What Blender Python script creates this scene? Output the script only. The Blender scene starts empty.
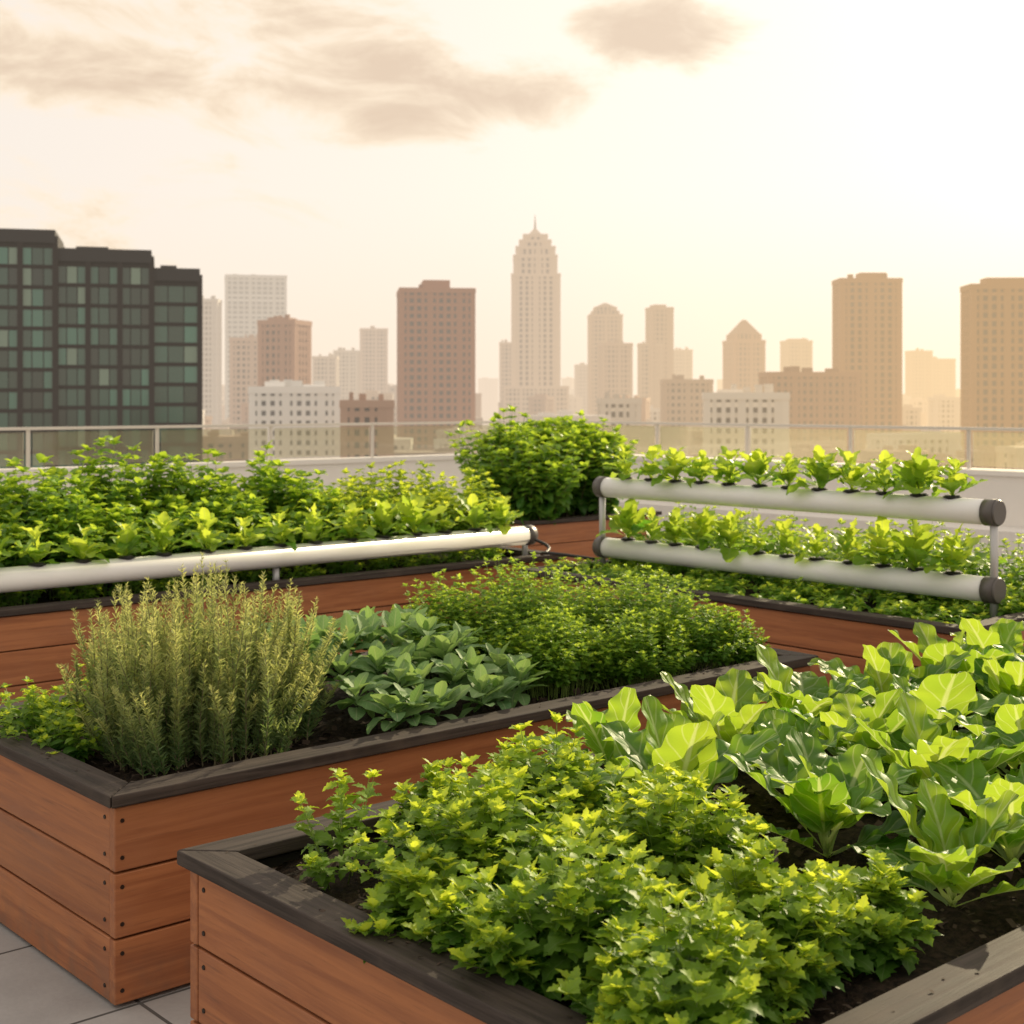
import bpy, bmesh, math
import numpy as np
from mathutils import Vector, Matrix, noise
rng=np.random.default_rng(11)
F=1400.0
A0=np.array([-0.79,3.36]); ang=math.atan2(.662,.75)
E1=np.array([math.cos(ang),math.sin(ang)]); E2=np.array([-E1[1],E1[0]])
def W(s,t,z=0.0):
    p=A0+E1*s+E2*t
    return (float(p[0]),float(p[1]),float(z))
scn=bpy.context.scene
COL=scn.collection
SUN_AZ=math.radians(33); SUN_EL=math.radians(21)
SD=(math.sin(SUN_AZ)*math.cos(SUN_EL),math.cos(SUN_AZ)*math.cos(SUN_EL),math.sin(SUN_EL))

# ---------------------------------------------------------------- node helpers
class NB:
    def __init__(s,nt): s.nt=nt; s.N=nt.nodes; s.L=nt.links
    def new(s,t,**k):
        n=s.N.new(t)
        for a,b in k.items(): setattr(n,a,b)
        return n
    def put(s,sock,v):
        if isinstance(v,bpy.types.NodeSocket): s.L.new(v,sock)
        elif isinstance(v,(tuple,list)):
            v=tuple(v)
            if len(sock.default_value)==4 and len(v)==3: v=v+(1,)
            sock.default_value=v
        else: sock.default_value=v
    def m(s,op,a,b=None,c=None,clamp=False):
        n=s.new('ShaderNodeMath',operation=op); n.use_clamp=clamp
        s.put(n.inputs[0],a)
        if b is not None: s.put(n.inputs[1],b)
        if c is not None: s.put(n.inputs[2],c)
        return n.outputs[0]
    def vm(s,op,a,b=None,out=0):
        n=s.new('ShaderNodeVectorMath',operation=op)
        s.put(n.inputs[0],a)
        if b is not None: s.put(n.inputs[1],b)
        return n.outputs[out]
    def mix(s,f,a,b,bt='MIX'):
        n=s.new('ShaderNodeMix',data_type='RGBA',blend_type=bt)
        s.put(n.inputs[0],f); s.put(n.inputs[6],a); s.put(n.inputs[7],b)
        return n.outputs[2]
    def sm(s,x,a,b,lo=0.0,hi=1.0):
        n=s.new('ShaderNodeMapRange',interpolation_type='SMOOTHSTEP')
        s.put(n.inputs[0],x); n.inputs[1].default_value=a; n.inputs[2].default_value=b
        n.inputs[3].default_value=lo; n.inputs[4].default_value=hi
        return n.outputs[0]
    def noise(s,vec,scale=5,detail=3,rough=.5,dist=0):
        n=s.new('ShaderNodeTexNoise'); 
        if vec is not None: s.put(n.inputs['Vector'],vec)
        n.inputs['Scale'].default_value=scale; n.inputs['Detail'].default_value=detail
        n.inputs['Roughness'].default_value=rough; n.inputs['Distortion'].default_value=dist
        return n.outputs[0]
    def map(s,vec,scale=(1,1,1),rot=(0,0,0),loc=(0,0,0)):
        n=s.new('ShaderNodeMapping'); s.put(n.inputs[0],vec)
        n.inputs['Scale'].default_value=scale; n.inputs['Rotation'].default_value=rot; n.inputs['Location'].default_value=loc
        return n.outputs[0]
    def sep(s,v):
        n=s.new('ShaderNodeSeparateXYZ'); s.put(n.inputs[0],v); return n.outputs
    def bump(s,h,strength=.3,dist=.01):
        n=s.new('ShaderNodeBump'); n.inputs['Strength'].default_value=strength; n.inputs['Distance'].default_value=dist
        s.put(n.inputs['Height'],h); return n.outputs[0]
def newmat(name):
    m=bpy.data.materials.new(name); m.use_nodes=True
    nt=m.node_tree; nt.nodes.clear(); b=NB(nt)
    out=b.new('ShaderNodeOutputMaterial')
    return m,b,out
def princ(b,color,rough=.6,metal=0,normal=None,spec=None):
    p=b.new('ShaderNodeBsdfPrincipled')
    b.put(p.inputs['Base Color'],color); b.put(p.inputs['Roughness'],rough); b.put(p.inputs['Metallic'],metal)
    if normal is not None: b.put(p.inputs['Normal'],normal)
    if spec is not None: p.inputs['Specular IOR Level'].default_value=spec
    return p.outputs[0]
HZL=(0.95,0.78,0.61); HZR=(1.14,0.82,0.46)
def painted_haze(b,shader):  # aerial haze painted into materials: emission grows with distance, warmer toward the sun
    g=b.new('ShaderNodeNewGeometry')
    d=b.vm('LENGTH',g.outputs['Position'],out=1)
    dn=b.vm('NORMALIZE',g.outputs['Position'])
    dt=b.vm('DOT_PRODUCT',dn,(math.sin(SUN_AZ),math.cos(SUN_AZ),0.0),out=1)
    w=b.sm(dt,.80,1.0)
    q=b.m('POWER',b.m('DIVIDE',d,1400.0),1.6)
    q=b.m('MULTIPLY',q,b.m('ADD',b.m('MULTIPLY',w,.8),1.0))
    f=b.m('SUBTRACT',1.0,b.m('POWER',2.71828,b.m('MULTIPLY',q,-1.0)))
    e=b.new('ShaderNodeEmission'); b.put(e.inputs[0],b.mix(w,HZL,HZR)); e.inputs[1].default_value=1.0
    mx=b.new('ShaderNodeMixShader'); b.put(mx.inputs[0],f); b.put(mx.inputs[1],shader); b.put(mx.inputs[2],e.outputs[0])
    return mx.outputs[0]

# ---------------------------------------------------------------- materials
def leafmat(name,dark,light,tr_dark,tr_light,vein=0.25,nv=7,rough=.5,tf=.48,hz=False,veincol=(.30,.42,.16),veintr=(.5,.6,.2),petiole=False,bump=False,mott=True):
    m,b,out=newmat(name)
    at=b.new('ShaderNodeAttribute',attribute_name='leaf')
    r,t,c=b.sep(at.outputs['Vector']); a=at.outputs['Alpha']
    f=b.m('ADD',b.m('MULTIPLY',a,.8),b.m('MULTIPLY',r,.25),clamp=True)  # alpha is painted depth shade: lower leaves darker, topmost leaves brighter
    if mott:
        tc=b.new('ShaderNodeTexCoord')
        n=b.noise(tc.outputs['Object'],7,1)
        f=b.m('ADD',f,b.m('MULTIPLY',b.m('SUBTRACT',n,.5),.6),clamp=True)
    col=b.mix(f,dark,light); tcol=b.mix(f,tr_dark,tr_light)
    nor=None
    if vein>0:
        mid=b.sm(c,.04,.12,1,0)
        fr=b.m('FRACT',b.m('SUBTRACT',b.m('MULTIPLY',t,float(nv)),b.m('MULTIPLY',c,1.5)))
        ab=b.m('ABSOLUTE',b.m('SUBTRACT',fr,.5))
        sv=b.m('MULTIPLY',b.sm(ab,.02,.09,1,0),.6)
        v=b.m('MAXIMUM',mid,sv)
        if petiole: v=b.m('MAXIMUM',v,b.sm(t,.2,.34,1,0))
        col=b.mix(b.m('MULTIPLY',v,vein),col,veincol)
        tcol=b.mix(b.m('MULTIPLY',v,vein),tcol,veintr)
        if bump: nor=b.bump(b.m('ADD',b.m('MULTIPLY',v,-.6),b.sm(ab,.0,.5)),.8,.007)
    p=princ(b,col,rough,0,nor,.35)
    tl=b.new('ShaderNodeBsdfTranslucent'); b.put(tl.inputs[0],tcol)
    mx=b.new('ShaderNodeMixShader'); mx.inputs[0].default_value=tf
    b.put(mx.inputs[1],p); b.put(mx.inputs[2],tl.outputs[0])
    sh=mx.outputs[0]
    if hz: sh=painted_haze(b,sh)
    b.put(out.inputs[0],sh); return m
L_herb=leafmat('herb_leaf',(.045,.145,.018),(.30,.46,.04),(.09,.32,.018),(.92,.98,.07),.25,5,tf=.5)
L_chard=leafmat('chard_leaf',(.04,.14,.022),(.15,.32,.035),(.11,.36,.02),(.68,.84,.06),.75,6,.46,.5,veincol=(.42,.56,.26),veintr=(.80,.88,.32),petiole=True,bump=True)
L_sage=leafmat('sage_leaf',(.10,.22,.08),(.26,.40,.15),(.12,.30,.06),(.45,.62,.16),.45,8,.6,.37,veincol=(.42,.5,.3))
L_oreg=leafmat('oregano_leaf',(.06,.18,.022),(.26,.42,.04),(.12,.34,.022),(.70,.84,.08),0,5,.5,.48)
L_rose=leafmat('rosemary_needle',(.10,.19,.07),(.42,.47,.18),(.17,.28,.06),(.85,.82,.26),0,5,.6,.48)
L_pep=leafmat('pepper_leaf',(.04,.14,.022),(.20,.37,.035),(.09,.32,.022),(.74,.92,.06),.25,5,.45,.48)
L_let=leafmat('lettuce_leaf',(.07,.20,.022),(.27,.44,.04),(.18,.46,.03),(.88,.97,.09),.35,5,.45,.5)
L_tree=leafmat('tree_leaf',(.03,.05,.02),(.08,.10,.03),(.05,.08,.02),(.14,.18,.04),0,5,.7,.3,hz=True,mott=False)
def simple(name,col,rough=.5,metal=0,spec=None,var=0,scale=8,hz=False,bump=0):
    m,b,out=newmat(name)
    n=None
    if var or bump:
        tc=b.new('ShaderNodeTexCoord'); n=b.noise(tc.outputs['Object'],scale,4)
    c=b.mix(b.m('MULTIPLY',n,var),col,tuple(x*.45 for x in col)) if var else col
    sh=princ(b,c,rough,metal,b.bump(n,bump,.01) if bump else None,spec)
    if hz: sh=painted_haze(b,sh)
    b.put(out.inputs[0],sh); return m
M_stem=simple('green_stem',(.20,.30,.06),.5)
M_wstem=simple('woody_stem',(.17,.15,.08),.8)
def wood(name,scale):
    m,b,out=newmat(name)
    tc=b.new('ShaderNodeTexCoord'); at=b.new('ShaderNodeAttribute',attribute_name='leaf')
    r=b.sep(at.outputs['Vector'])[0]
    off=b.new('ShaderNodeCombineXYZ'); b.put(off.inputs[2],b.m('MULTIPLY',r,7.0)); b.put(off.inputs[0],b.m('MULTIPLY',r,3.0)); b.put(off.inputs[1],b.m('MULTIPLY',r,5.0))
    v=b.vm('ADD',tc.outputs['Object'],off.outputs[0])
    g=b.noise(b.map(v,scale),1,5,.65,.6)
    g2=b.noise(b.map(v,tuple(x*3.3 for x in scale)),1,3,.6)
    blot=b.noise(v,3,3)
    col=b.mix(b.sm(g,.3,.7),(.27,.090,.034),(.43,.165,.062))
    col=b.mix(b.m('MULTIPLY',b.sm(g2,.56,.74),.45),col,(.13,.05,.025))
    col=b.mix(b.m('MULTIPLY',b.sm(blot,.45,.75),.35),col,(.36,.155,.08))
    col=b.mix(b.m('MULTIPLY',b.m('SUBTRACT',r,.5),.5,clamp=True),col,(.20,.08,.035))
    z=b.sep(tc.outputs['Object'])[2]
    dirt=b.m('MULTIPLY',b.m('MULTIPLY',b.sm(z,.0,.2,1,0),b.sm(b.noise(v,14,4),.35,.7)),.45)
    col=b.mix(dirt,col,(.13,.09,.065))
    b.put(out.inputs[0],princ(b,col,b.sm(g,.2,.8,.42,.62),0,b.bump(b.m('ADD',g,b.m('MULTIPLY',g2,.6)),.25,.004)))
    return m
M_wx=wood('cedar_board_x',(1.3,30,30)); M_wy=wood('cedar_board_y',(30,1.3,30))
def rimwood(name,scale):
    m,b,out=newmat(name)
    tc=b.new('ShaderNodeTexCoord')
    g=b.noise(b.map(tc.outputs['Object'],scale),1,5,.7,.4)
    g2=b.noise(tc.outputs['Object'],6,4)
    col=b.mix(b.sm(g,.3,.72),(.028,.022,.019),(.080,.064,.056))
    col=b.mix(b.m('MULTIPLY',b.sm(g2,.5,.75),.4),col,(.11,.085,.066))
    b.put(out.inputs[0],princ(b,col,b.sm(g,.2,.8,.6,.8),0,b.bump(g,.5,.004),.2))
    return m
M_rx=rimwood('weathered_rim_x',(2,60,60)); M_ry=rimwood('weathered_rim_y',(60,2,60))
M_dark=simple('dark_liner',(.015,.012,.010),.9)
M_screw=simple('screw_metal',(.05,.04,.035),.4,.8)
M_pvc=simple('white_pvc',(.93,.93,.92),.35,0)
M_grey=simple('grey_plastic',(.12,.108,.102),.45,0,None,.3,10)
M_steel=simple('galvanised_steel',(.55,.55,.55),.4,.3,None,.3,12)
M_black=simple('black_net_cup',(.012,.012,.012),.5)
M_conc=simple('painted_concrete',(.82,.79,.74),.8,0,None,.25,2.5,bump=.2)
M_rail=simple('brushed_rail',(.75,.70,.62),.35,.3,None,.2,6)
def soilmat():
    m,b,out=newmat('soil')
    tc=b.new('ShaderNodeTexCoord')
    n=b.noise(tc.outputs['Object'],45,6,.7)
    col=b.mix(b.sm(n,.35,.7),(.010,.007,.005),(.055,.036,.024))
    b.put(out.inputs[0],princ(b,col,.95,0,b.bump(n,1.0,.02),.2))
    return m
M_soil=soilmat()
M_chip=simple('mulch_chip',(.065,.042,.028),.9,0,None,.6,40)
def pavermat():
    m,b,out=newmat('concrete_pavers')
    g=b.new('ShaderNodeNewGeometry')
    v=b.map(g.outputs['Position'],(1,1,1),(0,0,-ang))
    br=b.new('ShaderNodeTexBrick'); br.offset=0; b.put(br.inputs['Vector'],v)
    br.inputs['Scale'].default_value=1; br.inputs['Brick Width'].default_value=.6; br.inputs['Row Height'].default_value=.6
    br.inputs['Mortar Size'].default_value=.006; br.inputs['Mortar Smooth'].default_value=.1
    br.inputs['Color1'].default_value=(.37,.365,.36,1); br.inputs['Color2'].default_value=(.43,.42,.41,1); br.inputs['Mortar'].default_value=(.05,.048,.045,1)
    n=b.noise(v,2,5,.6); n2=b.noise(v,60,3)
    col=b.mix(b.m('MULTIPLY',b.sm(n,.4,.75),.4),br.outputs[0],(.22,.21,.205))
    col=b.mix(b.m('MULTIPLY',n2,.25),col,(.15,.15,.15))
    b.put(out.inputs[0],princ(b,col,.7,0,b.bump(b.m('ADD',b.m('MULTIPLY',br.outputs[1],-2.0),b.m('MULTIPLY',n2,.3)),.4,.006)))
    return m
M_pave=pavermat()
def glassmat():
    m,b,out=newmat('railing_glass')
    tr=b.new('ShaderNodeBsdfTransparent'); tr.inputs[0].default_value=(.90,.90,.84,1)
    gl=b.new('ShaderNodeBsdfGlossy'); gl.inputs['Roughness'].default_value=.05; gl.inputs[0].default_value=(.9,.9,.9,1)
    df=b.new('ShaderNodeBsdfTranslucent'); df.inputs[0].default_value=(.8,.74,.6,1)
    fr=b.new('ShaderNodeFresnel'); fr.inputs[0].default_value=1.5
    mx=b.new('ShaderNodeMixShader'); b.put(mx.inputs[0],fr.outputs[0]); b.put(mx.inputs[1],tr.outputs[0]); b.put(mx.inputs[2],gl.outputs[0])
    m2=b.new('ShaderNodeMixShader'); m2.inputs[0].default_value=.10; b.put(m2.inputs[1],mx.outputs[0]); b.put(m2.inputs[2],df.outputs[0])
    b.put(out.inputs[0],m2.outputs[0]); return m
M_glass=glassmat()
def facade():
    m,b,out=newmat('facade_wall')
    at=b.new('ShaderNodeAttribute',attribute_name='leaf')
    b.put(out.inputs[0],painted_haze(b,princ(b,at.outputs['Color'],.8))); return m
M_fac=facade()
def wing():
    m,b,out=newmat('window_glass')
    at=b.new('ShaderNodeAttribute',attribute_name='leaf')
    b.put(out.inputs[0],painted_haze(b,princ(b,at.outputs['Color'],.12,0,None,.7))); return m
M_win=wing()
def groundm():
    m,b,out=newmat('city_ground')
    g=b.new('ShaderNodeNewGeometry')
    n=b.noise(g.outputs['Position'],.02,6,.7)
    col=b.mix(b.sm(n,.4,.6),(.05,.06,.03),(.14,.13,.12))
    b.put(out.inputs[0],painted_haze(b,princ(b,col,.9))); return m
M_ground=groundm()

# ---------------------------------------------------------------- mesh accumulator
class Mass:
    def __init__(s): s.V=[];s.Q=[];s.C=[];s.M=[];s.n=0
    def add(s,v,q,c,mat=0):
        v=np.asarray(v,float).reshape(-1,3); q=np.asarray(q,int).reshape(-1,4)
        s.V.append(v); s.Q.append(q+s.n); s.C.append(np.asarray(c,float).reshape(-1,4)); s.M.append(np.full(len(q),mat)); s.n+=len(v)
    def boxes(s,C,S,col,mat=0,rot=0.0,pivot=(0,0)):
        C=np.asarray(C,float).reshape(-1,3); S=np.asarray(S,float).reshape(-1,3); K=len(C)
        if K==0: return
        u=np.array([[-1,-1,-1],[1,-1,-1],[1,1,-1],[-1,1,-1],[-1,-1,1],[1,-1,1],[1,1,1],[-1,1,1]])*.5
        q=np.array([[0,3,2,1],[4,5,6,7],[0,1,5,4],[1,2,6,5],[2,3,7,6],[3,0,4,7]])
        v=C[:,None,:]+u[None]*S[:,None,:]
        if rot:
            c_,s_=math.cos(rot),math.sin(rot); x=v[...,0]-pivot[0]; y=v[...,1]-pivot[1]
            v=np.stack([pivot[0]+c_*x-s_*y,pivot[1]+s_*x+c_*y,v[...,2]],-1)
        Q=(q[None]+(np.arange(K)*8)[:,None,None])
        col=np.asarray(col,float)
        if col.ndim==1: col=np.tile(col,(K,1))
        if col.shape[1]==3: col=np.concatenate([col,np.ones((K,1))],1)
        s.add(v,Q,np.repeat(col,8,axis=0),mat)
    def build(s,name,mats,parent=None,smooth=True):
        V=np.concatenate(s.V);Q=np.concatenate(s.Q);C=np.concatenate(s.C);M=np.concatenate(s.M)
        me=bpy.data.meshes.new(name); me.vertices.add(len(V)); me.vertices.foreach_set('co',V.astype(np.float32).ravel())
        me.loops.add(Q.size); me.loops.foreach_set('vertex_index',Q.astype(np.int32).ravel())
        me.polygons.add(len(Q)); me.polygons.foreach_set('loop_start',(np.arange(len(Q))*4).astype(np.int32))
        try: me.polygons.foreach_set('loop_total',np.full(len(Q),4,np.int32))
        except Exception: pass
        for m in mats: me.materials.append(m)
        me.polygons.foreach_set('material_index',M.astype(np.int32))
        me.polygons.foreach_set('use_smooth',np.full(len(Q),smooth))
        at=me.attributes.new('leaf','FLOAT_COLOR','POINT'); at.data.foreach_set('color',C.astype(np.float32).ravel())
        me.update(); me.validate()
        o=bpy.data.objects.new(name,me); COL.objects.link(o)
        if parent: o.parent=parent
        return o
def unit(v): return v/np.maximum(np.linalg.norm(v,axis=-1,keepdims=True),1e-9)
def tpl(nl,nw,wf,bend=.6,fold=.2,ruf=0,rf=5,ph=0,side=0):
    t=np.linspace(0,1,nl+1); c=np.linspace(-1,1,nw+1); w=np.array([max(wf(x),.004) for x in t])
    a=bend*t; am=(a[1:]+a[:-1])/2
    y=np.r_[0,np.cumsum(np.cos(am))/nl]; z=-np.r_[0,np.cumsum(np.sin(am))/nl]
    T,Cc=np.meshgrid(t,c,indexing='ij'); w2=w[:,None]; a2=a[:,None]
    off=fold*np.abs(Cc)*w2+ruf*w2*np.abs(Cc)**1.5*np.sin(rf*2*np.pi*T+ph+np.sign(Cc)*1.3)
    X=Cc*w2+side*T*T; Y=y[:,None]+off*np.sin(a2); Z=z[:,None]+off*np.cos(a2)
    v=np.stack([X,Y,Z],-1).reshape(-1,3)
    q=[]
    for i in range(nl):
        for j in range(nw):
            k=i*(nw+1)+j; q.append([k,k+1,k+nw+2,k+nw+1])
    return v,np.array(q),T.ravel(),np.abs(Cc).ravel()
def scatter(M,tpls,P,D,N,S,R,A,mat=0,wid=None):
    K=len(P); D=unit(D); X=unit(np.cross(D,N)); Z=np.cross(X,D)
    idx=rng.integers(len(tpls),size=K)
    if wid is None: wid=np.ones(K)
    for i,(v,q,T,C) in enumerate(tpls):
        s=np.where(idx==i)[0]
        if len(s)==0: continue
        S_=S[s][:,None,None]
        vv=P[s][:,None,:]+S_*(wid[s][:,None,None]*v[None,:,0:1]*X[s][:,None,:]+v[None,:,1:2]*D[s][:,None,:]+v[None,:,2:3]*Z[s][:,None,:])
        n=len(v)
        c=np.stack([np.repeat(R[s][:,None],n,1),np.tile(T,(len(s),1)),np.tile(C,(len(s),1)),np.repeat(A[s][:,None],n,1)],-1)
        Q=q[None]+(np.arange(len(s))*n)[:,None,None]
        M.add(vv,Q,c,mat)
def tubes(M,path,rad,mat=1,sides=4):
    K,n,_=path.shape; an=np.arange(sides)*2*np.pi/sides
    ring=np.stack([np.cos(an),np.sin(an),0*an],-1)
    v=path[:,:,None,:]+rad[:,:,None,None]*ring[None,None]
    q=[]
    for i in range(n-1):
        for j in range(sides):
            j2=(j+1)%sides; q.append([i*sides+j,i*sides+j2,(i+1)*sides+j2,(i+1)*sides+j])
    q=np.array(q); Q=q[None]+(np.arange(K)*n*sides)[:,None,None]
    M.add(v,Q,np.tile([.5,.5,.5,.5],(K*n*sides,1)),mat)
U=lambda a,b,n: rng.uniform(a,b,n)
def mound(M,tp,cen,rad,h,nst,leaf,nodes=8,z0=.54,spread=1.25,s0=.3,flat=.6,upr=.5,stem=.0022,pairs=2,tipn=4,root=.6,jit=.12,abase=0.0,hv=(.74,1.12),tipsz=.5):
    r=np.sqrt(U(0,1,nst)); th=U(0,2*np.pi,nst)
    lob=1+.16*np.sin(3*th+rng.uniform(0,6))+.10*np.sin(7*th+rng.uniform(0,6))
    os_=r*np.cos(th)*rad[0]*lob; ot=r*np.sin(th)*rad[1]*lob
    base=np.stack([cen[0]+os_*root,cen[1]+ot*root],-1); tip=np.stack([cen[0]+os_*spread+U(-1,1,nst)*jit*rad[0],cen[1]+ot*spread+U(-1,1,nst)*jit*rad[1]],-1)
    H=h*(1-flat*r**2)*U(hv[0],hv[1],nst)
    def path(s):
        s=s[None,:,None]; p=base[:,None,:]+(tip-base)[:,None,:]*s**1.4
        w=A0+p[...,0:1]*E1+p[...,1:2]*E2
        z=z0+H[:,None]*(s[...,0]**(.9))
        return np.concatenate([w,z[...,None]],-1)
    ss=np.linspace(0,1,4); pt=path(ss); tubes(M,pt,np.tile(stem*(1.2-.7*ss),(nst,1)),1,3)
    sn=np.linspace(s0,1,nodes); pn=path(sn)
    ph0=U(0,6.28,nst)
    P=[];D=[];S=[];R=[];A=[]
    sr=U(0,1,nst)
    for j in range(nodes):
        sz=leaf*(1-.5*sn[j]**3)*(0.75+.25*min(1,j/2))
        for k in range(pairs):
            ph=ph0+j*1.57+k*2*np.pi/pairs+U(-.35,.35,nst)
            el=upr*(.1+1.1*sn[j]**2)+U(-.3,.35,nst)
            P.append(pn[:,j]+np.stack([np.cos(ph),np.sin(ph),0*ph],-1)*stem); D.append(np.stack([np.cos(ph),np.sin(ph),el],-1))
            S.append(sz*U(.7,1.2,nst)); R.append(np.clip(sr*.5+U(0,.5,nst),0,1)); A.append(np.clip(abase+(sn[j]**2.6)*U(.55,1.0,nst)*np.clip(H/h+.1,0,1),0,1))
    for k in range(tipn):
        ph=ph0+k*2*np.pi/tipn+.5; P.append(pn[:,-1]); D.append(np.stack([np.cos(ph),np.sin(ph),U(.7,2.0,nst)],-1))
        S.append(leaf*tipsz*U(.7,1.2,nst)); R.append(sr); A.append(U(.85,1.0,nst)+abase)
    P=np.concatenate(P);D=np.concatenate(D);S=np.concatenate(S);R=np.concatenate(R);A=np.concatenate(A)
    N=np.tile([0,0,1.0],(len(P),1))+rng.normal(0,.25,(len(P),3))
    scatter(M,tp,P,D,N,S,R,np.clip(A,0,1))
def rosette(M,tp,P0,n,size,el_in=75,el_out=20,petr=.0,lift=.0,bright=.5,szin=.5,nj=.22,sv=.15):
    GA=2.39996
    for p in P0:
        k=n+int(rng.integers(-2,3)); i=np.arange(k); f=i/(k-1)
        ph=rng.uniform(0,6.28)+i*GA+U(-.3,.3,k)
        el=np.radians(el_in+(el_out-el_in)*f+U(-10,10,k))
        D=np.stack([np.cos(ph)*np.cos(el),np.sin(ph)*np.cos(el),np.sin(el)],-1)
        N=np.stack([-np.cos(ph)*np.sin(el),-np.sin(ph)*np.sin(el),np.cos(el)],-1)+rng.normal(0,nj,(k,3))
        S=size*(szin+(1-szin)*np.sin(np.pi*(.15+.6*f)))*U(.85,1.15,k)*rng.uniform(1-sv,1+sv)
        P=np.tile(np.asarray(p,float),(k,1)); P[:,2]+=lift*(1-f)
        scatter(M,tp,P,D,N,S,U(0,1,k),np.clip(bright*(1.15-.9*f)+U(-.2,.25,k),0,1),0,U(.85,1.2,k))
# templates
def serr(a,n,amp): return lambda t: a*math.sin(math.pi*t**.72)**.85*(1+amp*(((t*n)%1)-.5))
herbT=[tpl(9,2,serr(.36,4.5,.75),bd,.25,.12,2,p) for bd,p in((.5,0),(.9,2),(.2,4),(1.2,1))]
mintT=[tpl(5,2,serr(.33,2.5,.5),bd,.3) for bd in(.4,.9,1.3)]
ovT=[tpl(4,2,lambda t:.32*math.sin(math.pi*t**.8)**.8+.01,bd,.3,.1,2,p) for bd,p in((.4,0),(.9,2),(1.3,3))]
tinyT=[tpl(2,2,lambda t:.34*math.sin(math.pi*min(1,t*.9+.05))**.7,bd,.3) for bd in(.3,.9)]
needT=[tpl(1,1,lambda t:.10*(1-.6*t*t),bd,0) for bd in(.2,-.4,.5)]
def sagew(t): return .025 if t<.14 else .24*math.sin(math.pi*((t-.14)/.88)**.85)**.6+.008
sageT=[tpl(8,4,sagew,bd,.25,.08,3,p) for bd,p in((.5,0),(1.0,1),(.1,2),(1.4,4))]
def letw(t): return .03 if t<.28 else .25*math.sin(math.pi*((t-.28)/.74)**.75)**.6*(1+.10*math.sin(t*38))+.01
letT=[tpl(10,4,letw,bd,.25,.22,3,p) for bd,p in((.5,0),(1.0,1),(.1,2),(1.4,4))]
def chw(sd,wd):
    def f(t):
        if t<.26: return .030-.02*t
        u=(t-.26)/.74
        return (.02+wd*max(0,math.sin(math.pi*min(1,(u*.95+.03)**.92)))**.55)*(1+.035*math.sin(u*24+sd))
    return f
chT=[tpl(34,14,chw(p,wd),bd,.22,rf_a,rf,p,sd) for bd,p,rf_a,rf,wd,sd in((.5,0,.17,4.5,.20,.04),(1.0,1,.20,5,.21,-.05),(.25,2,.15,5,.19,.03),(1.35,4,.2,4.5,.21,.06),(.75,5,.22,5.5,.20,-.07),(.35,3,.16,4,.22,0))]

# ---------------------------------------------------------------- planters
def empty(name,loc=(0,0,0),rz=0):
    e=bpy.data.objects.new(name,None); e.location=loc; e.rotation_euler=(0,0,rz); e.empty_display_size=.2; COL.objects.link(e); return e
def bobj(name,bm,mats,parent=None,smooth=False):
    me=bpy.data.meshes.new(name); bm.to_mesh(me); bm.free()
    for m in mats: me.materials.append(m)
    if smooth:
        for p in me.polygons: p.use_smooth=True
    o=bpy.data.objects.new(name,me); COL.objects.link(o)
    if parent: o.parent=parent
    return o
def bbox(bm,lay,c,s,bev,val,mi):
    r=bmesh.ops.create_cube(bm,size=1.0); vs=r['verts']
    for v in vs: v.co=Vector((c[0]+v.co.x*s[0],c[1]+v.co.y*s[1],c[2]+v.co.z*s[2]))
    es=list({e for v in vs for e in v.link_edges})
    fs={f for v in vs for f in v.link_faces}
    old=set(bm.faces)-fs
    bmesh.ops.bevel(bm,geom=es,offset=bev,segments=2,affect='EDGES',profile=.5)
    for f in bm.faces:
        if f not in old:
            f.material_index=mi
            for v in f.verts: v[lay]=(val,val,val,1)
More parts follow.
